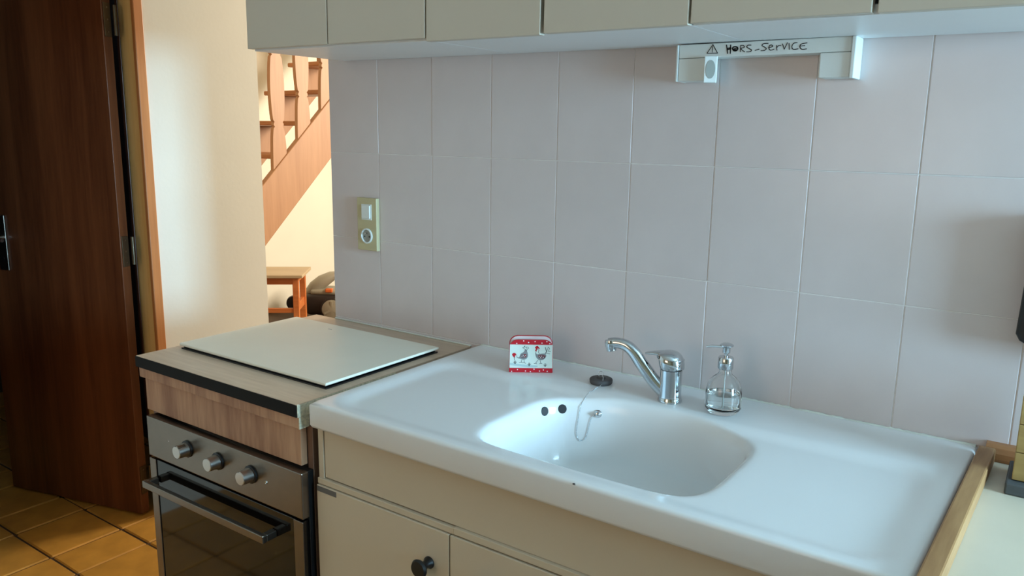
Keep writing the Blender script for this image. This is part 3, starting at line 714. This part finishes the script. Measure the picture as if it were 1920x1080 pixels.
# ------------------------------------------------------------------ right side: battens, marble worktop, crate, black wall box
bt_ = tag(empty('pine_batten', (1.757, -0.30, 0.866)), 'pine batten running along the right edge of the sink', 'wood batten')
box('strip', BATTEN, -0.0135, 0.0135, -0.315, 0.258, 0.0, 0.030, parent=bt_, bev=0.003)
bt_.rotation_euler = (0, 0, -math.radians(2.1)); bt_.location = (1.7595, -0.30, 0.866)
bb = tag(empty('wall_batten', (2.05, 0.0, 0.8655)), 'rounded dark pine batten lying along the tiled wall', 'wood batten')
bm = bmesh.new(); aprism(bm, [(-0.0005, 0.0), (-0.030, 0.0), (-0.033, 0.006), (-0.032, 0.016), (-0.026, 0.025), (-0.015, 0.0285), (-0.0005, 0.0285)], -0.285, 0.70)
bm.transform(Matrix(((0, 1, 0, 0), (1, 0, 0, 0), (0, 0, 1, 0), (0, 0, 0, 1))))
fin(bm, 'strip', BATTENX, bb)
mw = tag(empty('marble_worktop', (2.3, -0.3, 0.835)), 'cream marble-patterned worktop right of the pine batten', 'worktop')
box('slab', MARBLE, -0.546, 0.455, -0.33, 0.298, 0.0, 0.030, parent=mw, bev=0.003)
bc = tag(empty('base_cabinet', (2.3, -0.3, 0)), 'cream base cabinet under the marble-patterned worktop', 'cabinet')
for nm, a in (('side_panel', (-0.52, -0.504, -0.27, 0.28, 0, 0.835)), ('side_panel', (0.43, 0.446, -0.27, 0.28, 0, 0.835)), ('bottom_panel', (-0.504, 0.43, -0.27, 0.28, 0.1, 0.116)), ('back_panel', (-0.504, 0.43, 0.27, 0.28, 0.116, 0.835))):
    box(nm, CREAM, *a, parent=bc, bev=0.001)
for i in range(2): box('door', CREAM, -0.518+i*0.483, -0.038+i*0.483, -0.288, -0.271, 0.105, 0.83, parent=bc, bev=0.0015)

cr = tag(empty('wooden_crate', (1.892, -0.115, 0.865)), 'pale slatted wooden box on a grey plinth at the right edge', 'wooden box')
box('plinth', SLATE, -0.086, 0.10, -0.062, 0.055, 0.0, 0.021, parent=cr, bev=0.003)
for k in range(3):
    box('slat', CRATEW, -0.078, 0.092, -0.046, -0.034, 0.0225+k*0.0490, 0.0705+k*0.0490, parent=cr, bev=0.0015)
    box('slat', CRATEW, -0.078, -0.068, -0.034, 0.048, 0.0225+k*0.0490, 0.0705+k*0.0490, parent=cr, bev=0.0015)
    box('slat', CRATEW, 0.082, 0.092, -0.034, 0.048, 0.0225+k*0.0490, 0.0705+k*0.0490, parent=cr, bev=0.0015)
for x in (-0.067, 0.069):
    for y in (-0.0335, 0.036): box('corner_post', CRATEW, x, x+0.012, y, y+0.012, 0.0215, 0.172, parent=cr, bev=0.001)
bx = tag(empty('wall_box', (1.872, 0, 1.19)), 'black rounded casing on the tiles above the wooden box', 'wall casing')
pr = [(-0.079, 0.13), (-0.085, -0.08), (-0.078, -0.092), (-0.055, -0.104), (0.085, -0.104), (0.085, 0.13)]
prism('casing', BLACK, pr, -0.04, -0.001, parent=bx, bev=0.006)

# ------------------------------------------------------------------ stair hall: staircase, bench, vacuum cleaner
st = tag(empty('staircase', (-2.42, 1.6, 0)), 'open pine staircase with sawn flat balusters in the next room', 'staircase')
SO = Vector((-2.42, 1.6, 0))
rise, run = 0.206, 0.2165; sl = rise/run
def stair_prism(nm, mat, poly, x0, x1, bev=0.002, par=None):
    """poly in (y, z), extruded along x"""
    bm = bmesh.new(); aprism(bm, poly, x0, x1)
    bm.transform(Matrix(((0, 1, 0, 0), (1, 0, 0, 0), (0, 0, 1, 0), (0, 0, 0, 1))))
    bmesh.ops.recalc_face_normals(bm, faces=bm.faces)
    if bev: bmesh.ops.bevel(bm, geom=[e for e in bm.edges if e.calc_face_angle(0) > 0.9], offset=bev, segments=1, affect='EDGES')
    bm.transform(T(*-SO)); return fin(bm, nm, mat, par or st)
topz = lambda y: 1.131+sl*(y-1.298)
y0, y1 = 0.40, 2.95
stair_prism('stringer', STAIRW, [(y0, max(0.0, topz(y0)-0.357)), (0.48, 0.0), (y1, topz(y1)-0.357), (y1, topz(y1)), (y0, topz(y0))], -2.040, -2.0, 0.003)
lev = [(2.0+k*run, 1.703+k*rise) for k in range(-7, 5)]
for y, z in lev:
    stair_prism('tread', STAIRT, [(y, z-0.030), (y+0.265, z-0.030), (y+0.265, z), (y, z)], -2.87, -2.041, 0.006)
# far sawtooth stringer
poly = []
for y, z in lev: poly += [(y+0.033, z-0.031-rise+0.0), (y+0.033, z-0.031)]
poly.append((lev[-1][0]+0.26, lev[-1][1]-0.031)); 
low = lambda y: 1.285+sl*(y-2.0)
poly += [(lev[-1][0]+0.26, low(lev[-1][0]+0.26)), (lev[0][0]+0.16, low(lev[0][0]+0.16)+0.0)]
poly[0] = (poly[0][0], 0.02)
stair_prism('sawtooth_stringer', STAIRW, poly, -2.84, -2.80, 0.0)
# balusters: flat boards with waved and notched edges
def bal_profile():
    out = []; n = 90
    for i in range(n+1):
        h = 0.83*i/n; u = i/n
        w = 0.0465+0.0035*math.cos(2*PI*u*2.0)
        for c in (0.26, 0.75):
            w -= 0.006*math.exp(-((u-c)/0.06)**2)
            w -= 0.009*math.exp(-((abs(u-c)-0.016)/0.008)**2)
        out.append((w, h))
    return out
yb = 1.428
for k in range(-4, 7):
    yc = yb+k*0.188
    bm = bmesh.new(); cols_ = []
    for a, h in bal_profile():
        row = []
        for sgn in (-1, 1):
            y = yc+sgn*a
            z = topz(yc)+h+(topz(y)-topz(yc))*(max(0, 1-h/0.14)+max(0, 1-(0.829-h)/0.14))+0.0005
            for xx in (-2.034, -2.008): row.append(bm.verts.new(Vector((xx, y, z))-SO))
        cols_.append(row)                        # back-left, front-left, back-right, front-right
    for r0, r1 in zip(cols_, cols_[1:]):
        for i, j in ((1, 3), (3, 2), (2, 0), (0, 1)): bm.faces.new((r0[i], r0[j], r1[j], r1[i]))
    for r in (cols_[0], cols_[-1]): bm.faces.new((r[0], r[1], r[3], r[2]))
    fin(bm, 'baluster', STAIRW, st)
stair_prism('handrail', STAIRW, [(0.55, topz(0.55)+0.832), (2.65, topz(2.65)+0.832), (2.65, topz(2.65)+0.885), (0.55, topz(0.55)+0.885)], -2.050, -1.990, 0.006)

bn = tag(empty('bench', (-2.797, 1.904, 0), math.radians(39.6)), 'small pine bench with pale top standing under the stairs', 'bench')
W, Dp, H = 0.56, 0.36, 0.45
box('seat', BENCHT, -W/2, W/2, -Dp/2, Dp/2, H-0.022, H, parent=bn, bev=0.003)
for s in (-1, 1):
    xa, xb = (W/2-0.075, W/2-0.035) if s > 0 else (-W/2+0.035, -W/2+0.075)
    for q in (-1, 1):
        ya, yb_ = (-Dp/2+0.03, -Dp/2+0.07) if q < 0 else (Dp/2-0.07, Dp/2-0.03)
        box('leg', BENCHW, xa, xb, ya, yb_, 0, H-0.0225, parent=bn, bev=0.002)
    box('end_rail', BENCHW, xa+0.008, xb-0.008, -Dp/2+0.07, Dp/2-0.07, 0.18, 0.24, parent=bn, bev=0.002)
    box('end_apron', BENCHW, xa+0.008, xb-0.008, -Dp/2+0.07, Dp/2-0.07, H-0.062, H-0.0225, parent=bn, bev=0.002)
for q in (-1, 1):
    y = -Dp/2+0.035 if q < 0 else Dp/2-0.06
    box('apron', BENCHW, -W/2+0.075, W/2-0.075, y, y+0.025, H-0.072, H-0.0225, parent=bn, bev=0.002)
box('lower_rail', BENCHW, -W/2+0.075, W/2-0.075, -Dp/2+0.035, -Dp/2+0.060, 0.175, 0.207, parent=bn, bev=0.002)

vc = tag(empty('vacuum_cleaner', (-2.83, 2.50, 0), math.radians(35.1)), 'grey and black canister vacuum cleaner with orange details behind the bench', 'vacuum cleaner')
bm = bmesh.new(); abox(bm, -0.17, 0.13, -0.11, 0.11, 0.03, 0.205, 0.05, 4); fin(bm, 'body', VDARK, vc, True, 50)
bm = bmesh.new()
pth = [(-0.15, 0, 0.18), (-0.10, 0, 0.235), (-0.04, 0, 0.285), (0.03, 0, 0.325), (0.075, 0, 0.345)]
atube(bm, pth, [0.045, 0.055, 0.052, 0.040, 0.022], 20, True, 1.5); fin(bm, 'top_shell', VGREY, vc, True, 60)
bm = bmesh.new(); abox(bm, -0.12, 0.12, -0.095, 0.095, 0.19, 0.235, 0.02, 3); fin(bm, 'upper_casing', VGREY, vc, True, 50)
box('release_button', VORANGE, 0.0, 0.055, -0.105, -0.06, 0.215, 0.243, parent=vc, bev=0.006)
wh = lathe('wheel', VDARK, [(0, -0.015), (0.085, -0.015), (0.088, -0.008), (0.088, 0.012), (0.080, 0.018), (0, 0.018)], parent=vc, seg=40, mtx=T(0.055, -0.122, 0.090) @ RX(PI/2))
lathe('hub_cap', VGREY, [(0.076, 0.0), (0.074, 0.006), (0.03, 0.013), (0.0, 0.015)], parent=wh, seg=36, mtx=T(0.055, -0.139, 0.090) @ RX(PI/2))
for k in range(3):
    box('spoke', VGREY, -0.008, 0.008, -0.004, 0.004, 0.010, 0.066, parent=wh, bev=0.002, mtx=T(0.055, -0.149, 0.090) @ RY(k*2*PI/3))
tube('hose', VORANGE, [(0.085, 0.0, 0.335), (0.105, 0.0, 0.315), (0.115, 0.0, 0.27), (0.118, 0.0, 0.22), (0.118, 0.0, 0.16)], 0.016, parent=vc, seg=14)
lathe('rear_wheel', BLACK, [(0, -0.02), (0.055, -0.02), (0.06, 0), (0.055, 0.02), (0, 0.02)], parent=vc, seg=30, mtx=T(-0.262, -0.03, 0.115) @ RX(PI/2))
tube('rear_arm', VDARK, [(-0.262, 0.0, 0.115), (-0.15, 0.0, 0.12)], 0.03, parent=vc)
